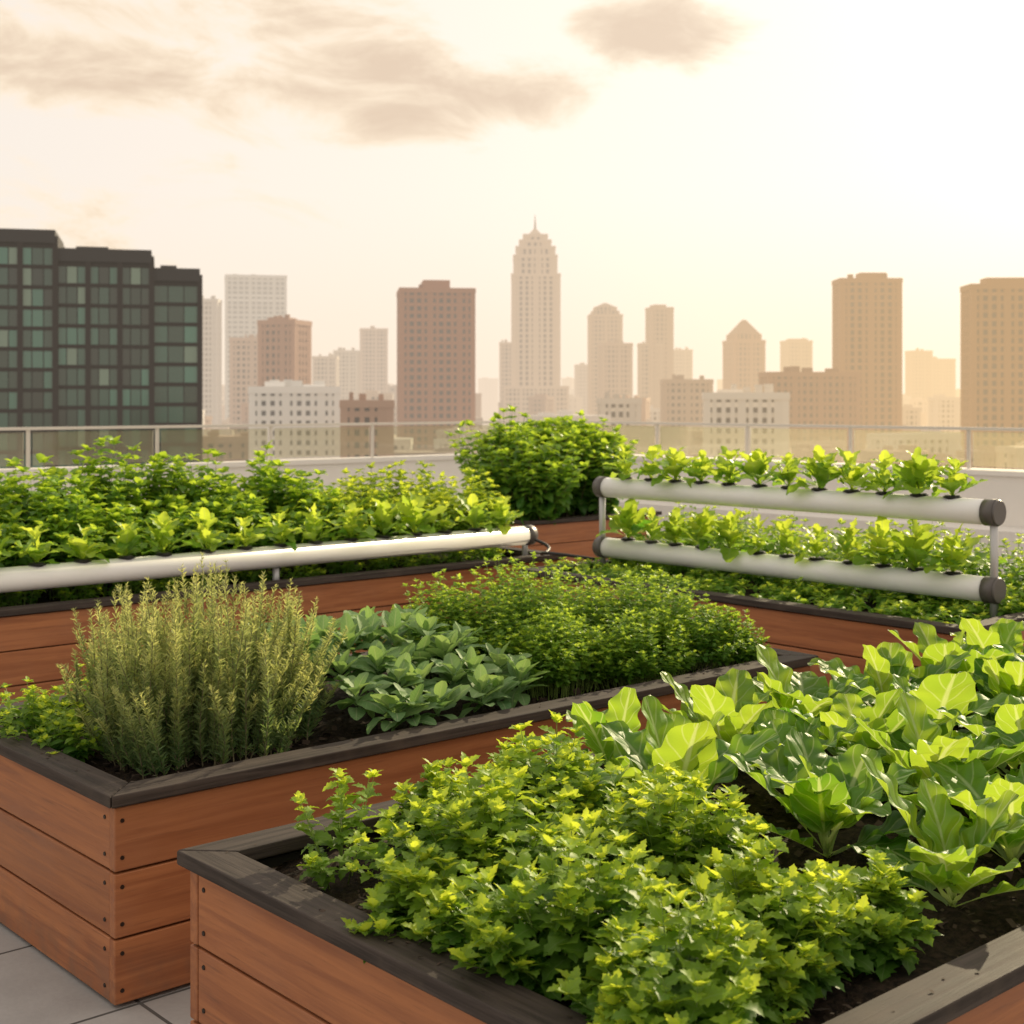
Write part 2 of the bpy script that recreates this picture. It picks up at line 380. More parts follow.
def planter(s0,s1,t0,t1,H=.6,nb=3,screws=True,name='raised_planter_box',rw=.105):
    par=empty(name,W(s0,t0,0),ang); Lx=s1-s0; Ly=t1-t0
    rt=.036; top=H-rt; g=.007; bh=(top-.015)/nb; th=.035; ins=.012
    bm=bmesh.new(); lay=bm.verts.layers.float_color.new('leaf')
    for i in range(nb):
        zc=.012+bh*(i+.5); hh=bh-g
        for (c,s,mi) in (((Lx/2,ins+th/2,zc),(Lx-2*ins,th,hh),0),((Lx/2,Ly-ins-th/2,zc),(Lx-2*ins,th,hh),0),
                         ((ins+.002+th/2,Ly/2,zc),(th,Ly-2*ins-2*th-.004,hh),1),((Lx-ins-.002-th/2,Ly/2,zc),(th,Ly-2*ins-2*th-.004,hh),1)):
            bbox(bm,lay,c,s,.0035,float(rng.uniform(0,1)),mi)
    bobj('side_boards',bm,[M_wx,M_wy],par)
    M=Mass(); e=ins+th+.004
    M.boxes([(Lx/2,e+.01,top/2),(Lx/2,Ly-e-.01,top/2),(e+.01,Ly/2,top/2),(Lx-e-.01,Ly/2,top/2)],
            [(Lx-2*e-.05,.02,top-.02),(Lx-2*e-.05,.02,top-.02),(.02,Ly-2*e-.05,top-.02),(.02,Ly-2*e-.05,top-.02)],(.02,.02,.02,1))
    M.build('liner',[M_dark],par,False)
    bm=bmesh.new()
    def prism(pts,mi):
        lo=[bm.verts.new((x,y,top+.001)) for x,y in pts]; hi=[bm.verts.new((x,y,H)) for x,y in pts]
        fs=[bm.faces.new(lo[::-1]),bm.faces.new(hi)]
        for i in range(4): j=(i+1)%4; fs.append(bm.faces.new((lo[i],lo[j],hi[j],hi[i])))
        es={e for f in fs for e in f.edges}
        before=set(bm.faces)-set(fs)
        bmesh.ops.bevel(bm,geom=list(es),offset=.004,segments=2,affect='EDGES',profile=.5)
        for f in bm.faces:
            if f not in before: f.material_index=mi
    o=.012; a0,a1,b0,b1=-o,Lx+o,-o,Ly+o; k=.002
    prism([(a0+k,b0),(a1-k,b0),(a1-rw-k,b0+rw),(a0+rw+k,b0+rw)],0)
    prism([(a0+rw+k,b1-rw),(a1-rw-k,b1-rw),(a1-k,b1),(a0+k,b1)],0)
    prism([(a0,b0+k),(a0+rw,b0+rw+k),(a0+rw,b1-rw-k),(a0,b1-k)],1)
    prism([(a1-rw,b0+rw+k),(a1,b0+k),(a1,b1-k),(a1-rw,b1-rw-k)],1)
    bobj('rim_cap',bm,[M_rx,M_ry],par)
    M=Mass(); nx=max(8,int(Lx/.035)); ny=max(8,int(Ly/.035))
    X,Y=np.meshgrid(np.linspace(.05,Lx-.05,nx),np.linspace(.05,Ly-.05,ny),indexing='ij')
    Z=H-.065+rng.normal(0,.005,X.shape)+.012*np.sin(X*9+1)*np.sin(Y*11)
    v=np.stack([X,Y,Z],-1).reshape(-1,3); ii,jj=np.meshgrid(np.arange(nx-1),np.arange(ny-1),indexing='ij'); b0_=(ii*ny+jj).ravel()
    M.add(v,np.stack([b0_,b0_+ny,b0_+ny+1,b0_+1],-1),np.ones((len(v),4)))
    M.build('soil',[M_soil],par)
    if screws:
        M=Mass()
        K=int(Lx*Ly*420); P=np.stack([U(.11,Lx-.11,K),U(.11,Ly-.11,K),H-.055+U(-.008,.006,K)],-1)
        chips=[tpl(1,1,lambda t:.3,0,0),tpl(2,1,lambda t:.18,.8,0),tpl(1,1,lambda t:.45,0,0)]
        scatter(M,chips,P,rng.normal(0,1,(K,3))*[1,1,.4],rng.normal(0,.6,(K,3))+[0,0,1],U(.006,.028,K),U(0,1,K),U(0,1,K))
        K=160; sd=rng.integers(4,size=K); a=U(0,1,K); d=U(.02,.1,K)
        px=np.where(sd==0,a*Lx,np.where(sd==1,a*Lx,np.where(sd==2,d,Lx-d))); py=np.where(sd==0,d,np.where(sd==1,Ly-d,a*Ly))
        P=np.stack([px,py,np.full(K,H+.002)],-1)
        scatter(M,chips,P,rng.normal(0,1,(K,3))*[1,1,.1],np.tile([0,0,1.0],(K,1))+rng.normal(0,.2,(K,3)),U(.003,.011,K),U(0,1,K),U(0,1,K))
        M.build('mulch',[M_chip],par,False)
        bm=bmesh.new()
        def sc(p,axis):
            r=bmesh.ops.create_cone(bm,cap_ends=True,segments=12,radius1=.0065,radius2=.0055,depth=.004)
            R=Matrix.Rotation(math.pi/2,4,'X') if axis=='y' else Matrix.Rotation(-math.pi/2,4,'Y')
            bmesh.ops.transform(bm,matrix=Matrix.Translation(p)@R,verts=r['verts'])
        for i in range(nb):
            for dz in(-.28,.28):
                z=.012+bh*(i+.5)+bh*dz
                for x in (ins+.022,Lx-ins-.022): sc((x,ins-.001,z),'y'); sc((x,Ly-ins+.001,z),'y')
                for y in (ins+th+.03,Ly-ins-th-.03): sc((ins+.001,y,z),'x'); sc((Lx-ins-.001,y,z),'x')
        bobj('screws',bm,[M_screw],par)
    return par
planter(0,4.5,-1.67,0)
planter(.083,3.25,.55,1.87)
planter(-3.0,5.16,4.1,5.75,screws=False)
planter(4.35,6.0,.5,3.64,screws=False)
planter(6.75,8.45,6.2,7.45,screws=False)

# ---------------------------------------------------------------- front planter plants
M=Mass()
for c,r,h,n in (((.45,-.62),(.22,.19),.30,72),((.25,-1.08),(.19,.19),.29,66),((.52,-1.34),(.19,.15),.25,58),((.20,-1.42),(.15,.13),.27,46),
                ((.82,-.42),(.18,.19),.30,60),((.72,-.92),(.19,.19),.31,66),((.80,-1.36),(.12,.11),.19,36),((.16,-.74),(.10,.13),.19,28),((.60,-.22),(.13,.08),.18,32)):
    mound(M,herbT,c,r,h,int(n*1.25),.069,9,stem=.0022,s0=.2,upr=.65,tipsz=.55,flat=.75,spread=1.32)
mound(M,herbT,(.27,-.27),(.12,.10),.27,13,.056,7,spread=1.5,s0=.3,stem=.002,upr=.5,abase=.15)
M.build('parsley_herb_bed',[L_herb,M_stem])
M=Mass()
P=[];P2=[]
for i,s in enumerate(np.arange(1.14,4.35,.42)):
    for j,t in enumerate(np.arange(-1.30,-.20,.36)):
        (P if s<2.2 else P2).append(W(s+rng.uniform(-.06,.06)+(.19 if j%2 else 0),t+rng.uniform(-.05,.05),.535))
rosette(M,chT,P,11,.355,80,30,szin=.62,bright=.72,lift=.02,nj=.16,sv=.08)
rosette(M,chT,P2,12,.345,82,30,szin=.62,bright=.75,lift=.02,nj=.16,sv=.10)
M.build('chard_bed',[L_chard])

# ---------------------------------------------------------------- middle planter
def bush_needles():
    M=Mass(); K=360
    cx=[(.46,1.05,.16),(.68,.92,.17),(.78,1.22,.15),(.50,1.30,.13),(.66,1.12,.18),(.88,1.0,.12),(.40,.92,.10)]
    ci=rng.integers(len(cx),size=K); cc=np.array(cx)[ci]
    r=np.sqrt(U(0,1,K)); th=U(0,6.28,K)
    b=np.stack([cc[:,0]+r*np.cos(th)*cc[:,2],cc[:,1]+r*np.sin(th)*cc[:,2]],-1)
    cen=np.array([.64,1.08]); dv=b-cen; rr=np.linalg.norm(dv,axis=1)
    L=(.61-.80*rr**1.3)*U(.56,1.1,K)*np.where(U(0,1,K)<.3,.7,1)
    tip=b+dv*.3*U(.3,1.3,K)[:,None]+rng.normal(0,.028,(K,2)); bow=rng.normal(0,.016,(K,2))
    def path(s):
        s=s[None,:,None]; p=b[:,None]+(tip-b)[:,None]*s+bow[:,None]*np.sin(s*4.5)
        w=A0+p[...,0:1]*E1+p[...,1:2]*E2; return np.concatenate([w,.535+L[:,None,None]*s],-1)
    ss=np.linspace(0,1,7); tubes(M,path(ss),np.tile(.0024*(1.2-.8*ss),(K,1)),1,3)
    n=48; sn=np.linspace(.06,1,n); pn=path(sn); P=[];D=[];A=[];S=[]
    for j in range(n):
        for k in range(5):
            ph=U(0,6.28,K); P.append(pn[:,j]+[0,0,1]*U(-.005,.005,(K))[:,None]); D.append(np.stack([np.cos(ph),np.sin(ph),U(.3,1.4,K)],-1))
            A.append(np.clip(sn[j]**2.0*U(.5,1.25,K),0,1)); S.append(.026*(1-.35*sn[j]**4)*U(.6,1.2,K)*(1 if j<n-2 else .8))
    P=np.concatenate(P);D=np.concatenate(D);A=np.concatenate(A);S=np.concatenate(S)
    scatter(M,needT,P,D,rng.normal(0,1,P.shape),S,U(0,1,len(P)),A)
    M.build('rosemary_bush',[L_rose,M_wstem])
bush_needles()
M=Mass(); P=[]
for s in np.arange(1.14,1.95,.125):
    for t in np.arange(.73,1.75,.145):
        s2=s+rng.uniform(-.04,.04); t2=t+rng.uniform(-.04,.04)
        if s2>1.86-.25*(t2-.7): continue
        P.append(W(s2,t2,.58+.17*math.exp(-((t2-1.3)/.4)**2)+rng.uniform(-.02,.03)))
rosette(M,sageT,P,15,.125,72,5,szin=.5,bright=.6,lift=.05)
M.build('sage_patch',[L_sage])
M=Mass()
for c,r,h,n in (((2.28,1.3),(.40,.36),.45,600),((2.80,1.12),(.34,.36),.38,460),((2.10,.95),(.20,.20),.31,240),((2.5,.86),(.34,.15),.27,310),((3.0,.88),(.15,.18),.24,180),((1.99,1.5),(.23,.20),.38,230)):
    mound(M,tinyT,c,r,h,n,.036,8,spread=1.14,s0=.40,flat=.6,stem=.0011,upr=.4,root=.8,jit=.2)
M.build('oregano_patch',[L_oreg,M_stem])
M=Mass()
for c,r,h,n in (((.24,1.45),(.12,.2),.20,46),((.24,1.2),(.08,.12),.15,30),((.55,1.62),(.2,.1),.2,40)):
    mound(M,mintT,c,r,h,n,.052,6,spread=1.3,stem=.0016)
M.build('young_herb_patch',[L_herb,M_stem])

# ---------------------------------------------------------------- back left planter
M=Mass()
for s in np.arange(-1.6,3.5,.42):
    for t in (4.75,5.2):
        mound(M,ovT,(s+rng.uniform(-.08,.08),t+rng.uniform(-.06,.06)),(.27,.27),rng.uniform(.70,.84) if t>5 else rng.uniform(.48,.62),40,.115,11,spread=1.2,s0=.25,flat=.35,stem=.003,hv=(.78,1.10),tipsz=.6,pairs=3)
M.build('pepper_plant_row',[L_pep,M_stem])
M=Mass()
for s in np.arange(3.65,5.05,.30):
    for t in (4.75,5.2):
        mound(M,mintT,(s,t+rng.uniform(-.06,.06)),(.2,.24),rng.uniform(.50,.64),46,.085,10,spread=1.25,s0=.3,flat=.4,stem=.002,hv=(.78,1.1),tipsz=.6,pairs=3)
for s in np.arange(-1,5.0,.3):
    mound(M,mintT,(s,4.42),(.16,.1),rng.uniform(.1,.2),14,.06,5,spread=1.2,s0=.3)
M.build('basil_row',[L_herb,M_stem])
M=Mass()
for k in range(11):
    mound(M,ovT,(7.65+rng.uniform(-.65,.65),6.8+rng.uniform(-.35,.4)),(.42,.38),rng.uniform(.78,1.0),55,.125,13,spread=1.2,s0=.12,flat=.25,stem=.004,root=.5,hv=(.80,1.08),tipsz=.6,pairs=3)
mound(M,ovT,(7.0,6.5),(.45,.45),.82,110,.13,12,spread=1.3,s0=.08,flat=.3,stem=.004,root=.5,pairs=3)
M.build('leafy_shrub',[L_pep,M_wstem])

# ---------------------------------------------------------------- hydroponics
def cyl(bm,p0,p1,r,seg=32,r2=None,mi=0):
    p0=Vector(p0);p1=Vector(p1); d=p1-p0
    res=bmesh.ops.create_cone(bm,cap_ends=True,segments=seg,radius1=r,radius2=r if r2 is None else r2,depth=d.length)
    R=d.to_track_quat('Z','Y').to_matrix().to_4x4()
    bmesh.ops.transform(bm,matrix=Matrix.Translation((p0+p1)/2)@R,verts=res['verts'])
    for v in res['verts']:
        for f in v.link_faces: f.material_index=mi; f.smooth=len(f.verts)==4
def hydro(name,a,b,levels,r,n,postz,zb,stands=()):
    par=empty(name,(0,0,0)); A_=np.array(a);B_=np.array(b); L=np.linalg.norm(B_-A_)
    bm=bmesh.new(); bc=bmesh.new(); bg=bmesh.new(); bs=bmesh.new(); cups=[]
    u=(B_-A_)/L
    for z in levels:
        cyl(bm,W(*a,z),W(*b,z),r)
        for e,sg in((A_,1),(B_,-1)):
            q=e+u*sg*.045; cyl(bg,W(*(e-u*sg*.022),z),W(*q,z),r+.004)
            cyl(bg,W(*(e-u*sg*.034),z),W(*(e-u*sg*.022),z),r-.004,32,r+.0035)
        for i in range(n):
            p=A_+u*(.12+(L-.24)*(i+.5)/n+rng.uniform(-.012,.012)); 
            cyl(bc,W(*p,z+r-.02),W(*p,z+r+.012),.030,16,.040); cyl(bc,W(*p,z+r-.001),W(*p,z+r+.006),.048,16)
            cups.append(W(*p,z+r+.006))
    for f in stands:
        p=A_+(B_-A_)*f; top=postz if (f<.02 or f>.98) else levels[0]-r-.004
        cyl(bs,W(*p,zb),W(*p,top),.021,16); cyl(bs,W(*p,zb),W(*p,zb+.012),.05,16)
    bobj('pipe',bm,[M_pvc],par); bobj('net_cups',bc,[M_black],par); bobj('end_fittings',bg,[M_grey],par); bobj('posts',bs,[M_steel],par)
    return cups
c1=hydro('hydroponic_pipe_rack',(5.0,.72),(5.0,3.56),(.70,1.10),.066,12,1.16,.54,stands=(0,1))
c2=hydro('hydroponic_pipe_rack',(-2.4,4.27),(4.98,4.27),(.73,),.066,28,.74,.54,stands=(.0,.33,.72,.995))
M=Mass()
def stalk(a,b):
    an=np.arange(5)*2*np.pi/5; r=.005
    v=[(q[0]+r*math.cos(x),q[1]+r*math.sin(x),q[2]) for q in(a,b) for x in an]
    return v,[[i,(i+1)%5,5+(i+1)%5,5+i] for i in range(5)],np.ones((10,4))*.5
def seedl(M,P,sz):
    for p in P:
        k=1.0*rng.uniform(.75,1.2); ox,oy=rng.uniform(-.015,.015,2)
        rosette(M,letT,[p],10,sz*k,86,26,szin=.6,bright=.8,lift=.0)
        rosette(M,letT,[(p[0]+ox,p[1]+oy,p[2]+.07)],10,sz*.7*k,85,0,szin=.6,bright=.95,lift=.06)
        M.add(*stalk(p,(p[0]+ox,p[1]+oy,p[2]+.12*k)),1)
seedl(M,c1,.205)
M.build('hydroponic_lettuce_row',[L_let,M_stem])
M=Mass(); seedl(M,c2,.19); M.build('hydroponic_lettuce_row',[L_let,M_stem])
M=Mass()
for s in np.arange(4.6,5.9,.3):
    for t in np.arange(.75,3.6,.28):
        hh=.10 if s<4.95 else rng.uniform(.32,.44) if s>5.3 else .18
        mound(M,mintT,(s+rng.uniform(-.05,.05),t+rng.uniform(-.05,.05)),(.15,.15),hh,9 if s<4.95 else 22,.07,7,spread=1.3,s0=.25)
M.build('leafy_green_bed',[L_let,M_stem])
cu=bpy.data.curves.new('irrigation_hose','CURVE'); cu.dimensions='3D'; cu.bevel_depth=.011; cu.bevel_resolution=3
sp=cu.splines.new('NURBS'); pts=[W(4.98,4.2,.70),W(5.05,4.1,.66),W(4.85,3.98,.62),W(4.7,3.85,.66),W(4.75,3.7,.66),W(4.95,3.58,.62)]
sp.points.add(len(pts)-1)
for p,q in zip(sp.points,pts): p.co=(*q,1)
sp.use_endpoint_u=True; sp.order_u=3
ho=bpy.data.objects.new('irrigation_hose',cu); cu.materials.append(M_black); COL.objects.link(ho)

# ---------------------------------------------------------------- terrace
RS,RT=11.3,10.9
def rbox(M,s0,s1,t0,t1,z0,z1,col=(1,1,1,1),mat=0):
    c=W((s0+s1)/2,(t0+t1)/2,(z0+z1)/2); M.boxes([c],[(s1-s0,t1-t0,z1-z0)],col,mat,ang,(c[0],c[1]))
M=Mass(); rbox(M,-14,RS+.4,-12,RT+.4,-35,0); M.build('terrace_building',[simple('terrace_wall',(.3,.27,.24),.8)],None,False)
M=Mass(); a_=[W(-14,-12,.004),W(RS,-12,.004),W(RS,RT,.004),W(-14,RT,.004)]; M.add(a_,[[0,1,2,3]],np.ones((4,4))); M.build('terrace_floor',[M_pave],None,False)
M=Mass(); rbox(M,-14,RS+.4,RT,RT+.36,.0,.92); rbox(M,RS,RS+.36,-12,RT-.003,.0,.92)
rbox(M,-14.03,RS+.43,RT-.03,RT+.40,.922,.97); rbox(M,RS-.03,RS+.40,-12,RT-.035,.922,.97)
rbox(M,-14,RS-.3,RT-.5,RT-.002,.006,.42); rbox(M,RS-.5,RS-.002,-12,RT-.505,.006,.42)
M.build('parapet_wall',[M_conc],None,False)
par=empty('glass_railing')
M=Mass(); G=Mass()
ct,cs=RT+.18,RS+.18
rbox(M,-14,cs+.03,ct-.03,ct+.03,1.37,1.40); rbox(M,cs-.03,cs+.03,-12,ct-.032,1.37,1.40)
for s in np.arange(cs-.05,-14,-1.45):
    rbox(M,s-.018,s+.018,ct-.012,ct+.012,.97,1.37); rbox(G,s-1.40,s-.05,ct-.006,ct+.006,1.0,1.35)
for t in np.arange(ct-.6,-12,-1.45):
    rbox(M,cs-.012,cs+.012,t-.018,t+.018,.97,1.37); rbox(G,cs-.006,cs+.006,t-1.40,t-.05,1.0,1.35)
M.build('posts_and_handrail',[M_rail],par,False); G.build('glass_panels',[M_glass],par,False)

# ---------------------------------------------------------------- city
GZ=-35.0
def block(M,cx,cy,w,dp,z0,z1,rot,wall,glass,fh=3.3,bay=3.0,pier=.45,band=.42,cap=True):
    pv=(cx,cy); bx=lambda C,S,c,m: M.boxes(C,S,c,m,rot,pv)
    bx([(cx,cy,(z0+z1)/2)],[(w,dp,z1-z0)],glass,1)
    nf=max(1,int((z1-z0)/fh)); fh=(z1-z0)/nf; H=z1-z0; zm=(z0+z1)/2
    wall=np.asarray(wall,float)
    if band>0:
        cl=wall[None]*rng.uniform(.82,1.08,(nf,1)); bx([(cx,cy,z0+fh*i+fh*band/2) for i in range(nf)],[(w+.5,dp+.5,fh*band)]*nf,cl,0)
    n=max(2,int(round(w/bay))); b=w/n; n2=max(2,int(round(dp/bay))); b2=dp/n2
    if pier>0:
        pw=[b*pier*(1.9 if i%4==0 else 1.0) for i in range(1,n)]
        bx([(cx-w/2+b*i,cy,zm+.1) for i in range(1,n)],[(p,dp+.9,H) for p in pw],wall*.95,0)
        bx([(cx,cy-dp/2+b2*i,zm+.15) for i in range(1,n2)],[(w+.85,b2*pier,H)]*(n2-1),wall*.95,0)
        c=max(b*pier*1.5,1.4); bx([(cx+sx*(w/2-c/2+.5),cy+sy*(dp/2-c/2+.5),zm+.2) for sx in(-1,1) for sy in(-1,1)],[(c,c,H)]*4,wall,0)
    if cap: bx([(cx,cy,z1+.3)],[(w+1.4,dp+1.4,2.2)],wall,0)
def pyr(M,cx,cy,w,z0,z1,rot,col,top=.04):
    c_,s_=math.cos(rot),math.sin(rot); v=[]
    for k,z in((w/2,z0),(w/2*top,z1)):
        for a,b in((-1,-1),(1,-1),(1,1),(-1,1)):
            x,y=a*k,b*k; v.append((cx+c_*x-s_*y,cy+s_*x+c_*y,z))
    M.add(v,[[0,1,5,4],[1,2,6,5],[2,3,7,6],[3,0,4,7],[4,5,6,7]],np.tile([*col,1],(8,1)),0)
def geo(u0,u1,v,d,rot=0,asp=.9):
    k=d/F; Wd=(u1-u0)*k; w=Wd/(math.cos(rot)+asp*abs(math.sin(rot))); return ((u0+u1)/2-512)*k,w,1.68+(400-v)*k
GL=(.03,.033,.036)
def tower(name,u0,u1,v,d,rot=0,wall=(.3,.2,.15),glass=GL,asp=.9,mech=None,**k):
    r=math.radians(rot); cx,w,z=geo(u0,u1,v,d,r,asp); cy=d+w*asp/2
    M=Mass(); block(M,cx,cy,w,w*asp,GZ,z,r,wall,glass,**k)
    if mech:
        for m0,m1,mv in mech:
            c2,w2,z2=geo(m0,m1,mv,d,0); M.boxes([(c2,cy,(z+z2)/2+.5)],[(w2,w*asp*.6,z2-z)],wall,0,r,(cx,cy))
    K=4
    M.boxes(np.stack([cx+U(-.35,.35,K)*w,cy+U(-.3,.3,K)*w*asp,np.full(K,z+2.0)],-1),np.stack([U(.06,.14,K)*w,U(.06,.14,K)*w,U(2,4,K)],-1),tuple(x*.8 for x in wall),0,r,(cx,cy))
    return M,cx,cy,w,z,r
def T(name,*a,**k): tower(name,*a,**k)[0].build(name,[M_fac,M_win],None,False)
def darkb():
    d=220; k=d/F; M=Mass(); wall=(.015,.012,.012)
    xr=(200-512)*k; rot=math.radians(14); pv=(xr,d)
    for u0,u1,v,dd in((-100,62,240,0),(62.3,153,257,.6),(153.3,200,274,1.2)):
        cx,w,z=geo(u0,u1,v,d); dp=18.0; cy=d+dd+dp/2
        fh=3.15; nf=int((z-GZ-2)/fh); zt=z-1.6
        M.boxes([(cx,cy,(GZ+z)/2)],[(w,dp,z-GZ)],(.015,.018,.02),0,rot,pv)
        nb=max(1,round(w/5.6)); b=w/nb
        C=[];S=[];cl=[]
        for i in range(nf):
            zc=zt-fh*(i+.5)
            for j in range(nb*3):
                x=cx-w/2+b/3*(j+.5); C.append((x,cy-dp/2-.05,zc)); S.append((b/3-.16,.1,fh-.6))
                base=np.array((.03,.085,.065))*rng.uniform(.3,1.5)*(1.9 if rng.uniform()<.3 else 1)
                if rng.uniform()>.93: base=np.array((.18,.27,.21))
                cl.append(base)
        M.boxes(C,S,np.array(cl),1,rot,pv)
        C=[];S=[];cl=[]
        for i in range(nf):
            for j in range(6):
                C.append((cx+w/2+.05,cy-dp/2+dp/6*(j+.5),zt-fh*(i+.5))); S.append((.1,dp/6-.5,fh-.9)); cl.append(np.array((.05,.10,.085))*rng.uniform(.5,1.7))
        M.boxes(C,S,np.array(cl),1,rot,pv)
        M.boxes([(cx,cy,zt-fh*i) for i in range(nf+1)],[(w+.02,dp+.5,.36)]*(nf+1),wall,0,rot,pv)
        M.boxes([(cx-w/2+b*j,cy,(GZ+z)/2-.05) for j in range(nb+1)],[(.8,dp+.9,z-GZ) for j in range(nb+1)],wall,0,rot,pv)
        M.boxes([(cx,cy,z-.1)],[(w+.04,dp+1.0,2.0)],(.03,.03,.032),0,rot,pv)
        M.boxes([(cx-w*.15,cy+2,z+1.4)],[(w*.35,6,1.4)],(.05,.05,.05),0,rot,pv)
    M.build('dark_glass_office_building',[M_fac,M_win],None,False)
darkb()
T('pale_office_tower',216,285,277,950,12,(.62,.64,.64),(.25,.29,.32),band=.5,pier=.3,bay=4)
T('pale_office_tower',196,217,301,900,0,(.55,.53,.50),(.12,.12,.12))
T('brick_apartment_tower',258,306,323,620,-18,(.40,.24,.17),mech=[(268,290,318)],pier=.5,band=.5)
T('brick_apartment_tower',226,262,340,800,10,(.50,.38,.30),pier=.5,band=.5)
T('concrete_apartment_tower',313,336,358,1050,0,(.5,.43,.36))
T('concrete_apartment_tower',334,357,352,1150,0,(.5,.45,.38))
T('concrete_apartment_tower',358,387,330,1150,8,(.48,.38,.31))
T('brown_brick_high_rise',393,474,291,620,7,(.35,.175,.11),mech=[(420,447,280)],band=.45,pier=.45,bay=3.3,fh=3.3)
T('concrete_apartment_tower',500,513,344,1100,0,(.46,.37,.3))
def deco():
    d=1000; wall=(.58,.47,.37); M=Mass(); cy=d+20
    for u0,u1,v0,v in((512,560,None,275),(514,557,275,256),(516.5,555,256,247),(520,551,247,240),(524,547.5,240,234)):
        cx,w,z=geo(u0,u1,v,d); z0=GZ if v0 is None else geo(0,1,v0,d)[2]
        block(M,cx,cy,w,w,z0,z,.0,wall,(.05,.04,.04),fh=3.8,bay=4.2,pier=.55,band=.3)
    cx,w,z=geo(527,544,234,d); z2=geo(0,1,225,d)[2]; pyr(M,cx,cy,w,z,z2,0,wall,.1)
    z3=geo(0,1,211,d)[2]; pyr(M,cx,cy,1.8,z2-1,z3,0,(.3,.25,.2),.2)
    cx,w,z=geo(504,568,388,d); block(M,cx,cy,w,w,GZ,z,0,wall,(.09,.08,.08))
    M.build('art_deco_skyscraper',[M_fac,M_win],None,False)
deco()
def domed(name,u0,u1,v,vt,d,wall,rot=0,steps=2):
    M,cx,cy,w,z,r=tower(name,u0,u1,v,d,rot,wall,asp=1.0,pier=.5)
    zt=1.68+(400-vt)*d/F; zz=z+1; ww=w
    for i in range(steps):
        z2=zz+(zt-z)*.28; ww*=.82; block(M,cx,cy,ww,ww,zz-1,z2,r,wall,GL,cap=False); zz=z2
    pyr(M,cx,cy,ww,zz,zt,r,tuple(x*.8 for x in wall),.12)
    M.build(name,[M_fac,M_win],None,False)
domed('stepped_crown_tower',590,622,316,302,1050,(.44,.33,.24))
domed('stepped_crown_tower',728,765,342,319,900,(.40,.25,.17),10,1)
T('concrete_apartment_tower',600,632,345,950,6,(.44,.33,.25),pier=.5); T('concrete_apartment_tower',576,602,366,1300,0,(.4,.33,.28))
T('slab_office_tower',648,673,309,1000,8,(.40,.30,.22),mech=[(654,666,305)],pier=.5); T('concrete_apartment_tower',640,662,345,1000,0,(.42,.33,.25))
T('concrete_apartment_tower',672,692,351,1250,0,(.4,.32,.24)); T('concrete_apartment_tower',785,812,342,1150,5,(.42,.32,.22),mech=[(790,805,339)])
T('brick_slab_block',766,860,375,620,4,(.34,.20,.13),asp=.4,pier=.5,band=.5)
T('brown_brick_high_rise',841,901,281,660,0,(.34,.19,.10),mech=[(862,888,273)],band=.35,pier=.5,bay=3.5,asp=.55)
T('brown_brick_high_rise',973,1070,287,560,-3,(.36,.21,.11),mech=[(990,1032,278)],band=.4,pier=.45,bay=3.4,asp=.4)
T('concrete_apartment_tower',911,932,352,1300,0,(.4,.3,.2)); T('concrete_apartment_tower',930,955,360,1350,0,(.4,.3,.2))
T('white_apartment_block',246,338,391,430,8,(.85,.83,.79),(.12,.13,.14),asp=.45,mech=[(262,282,383),(300,322,386)],bay=2.6,fh=3.0,pier=.5,band=.5)
T('white_apartment_block',706,790,397,420,-6,(.85,.78,.68),(.10,.10,.10),asp=.4,mech=[(720,745,391)],bay=2.6,fh=3.0,pier=.5,band=.5)
T('brick_slab_block',340,392,405,400,5,(.46,.29,.21),asp=.5,bay=2.7,pier=.5,band=.5); T('white_apartment_block',600,640,402,520,5,(.6,.55,.48),asp=.5)
T('brick_slab_block',664,712,382,700,0,(.42,.32,.24),asp=.5,pier=.5,band=.5)
M=Mass()
pal=np.array([(.6,.53,.46),(.46,.32,.23),(.74,.70,.65),(.42,.29,.22),(.55,.47,.39),(.36,.29,.25),(.66,.55,.44)])
for k in range(620):
    d=400*(6.2)**rng.uniform(0,1); x=rng.uniform(-.8,.8)*d
    hgt=rng.uniform(8,24) if d<700 else rng.uniform(14,42) if d<1300 else rng.uniform(20,80)
    if rng.uniform()<.06: hgt*=1.5
    vt=(-(GZ+hgt-1.68))*F/d
    if vt<-24: hgt=(1.68-GZ)+24*d/F*rng.uniform(.3,1)
    w=rng.uniform(9,30); dp=rng.uniform(10,24); rot=math.radians(rng.uniform(-25,25))
    wall=tuple(pal[rng.integers(len(pal))]*rng.uniform(.8,1.15))
    block(M,x,d+15,w,dp,GZ,GZ+hgt,rot,wall,GL,fh=3.3 if d<1000 else 5,bay=3.2 if d<1000 else 6,pier=.5)
    kk=3; M.boxes(np.stack([x+U(-.3,.3,kk)*w,d+15+U(-.3,.3,kk)*dp,np.full(kk,GZ+hgt+1.6)],-1),np.stack([U(2,5,kk),U(2,5,kk),U(1.5,3.5,kk)],-1),wall,0,rot,(x,d+15))
M.build('distant_city_blocks',[M_fac,M_win],None,False)
M=Mass(); NT=800
d=230*(5.0)**U(0,1,NT); x=U(-.8,.8,NT)*d; H=U(6,14,NT); K=50
off=unit(rng.normal(0,1,(NT,K,3)))*U(.4,1,(NT,K,1))*np.array([1,1,.8])
P=np.stack([x,d,GZ+H*.75],-1)[:,None]+off*(H*.42)[:,None,None]
P=P.reshape(-1,3)
scatter(M,[tpl(1,1,lambda t:.4,0,0),tpl(2,1,lambda t:.3,.6,0)],P,rng.normal(0,1,P.shape),rng.normal(0,1,P.shape),U(1.4,3.0,len(P)),U(0,1,len(P)),np.clip(off.reshape(-1,3)[:,2]*.5+.5,0,1))
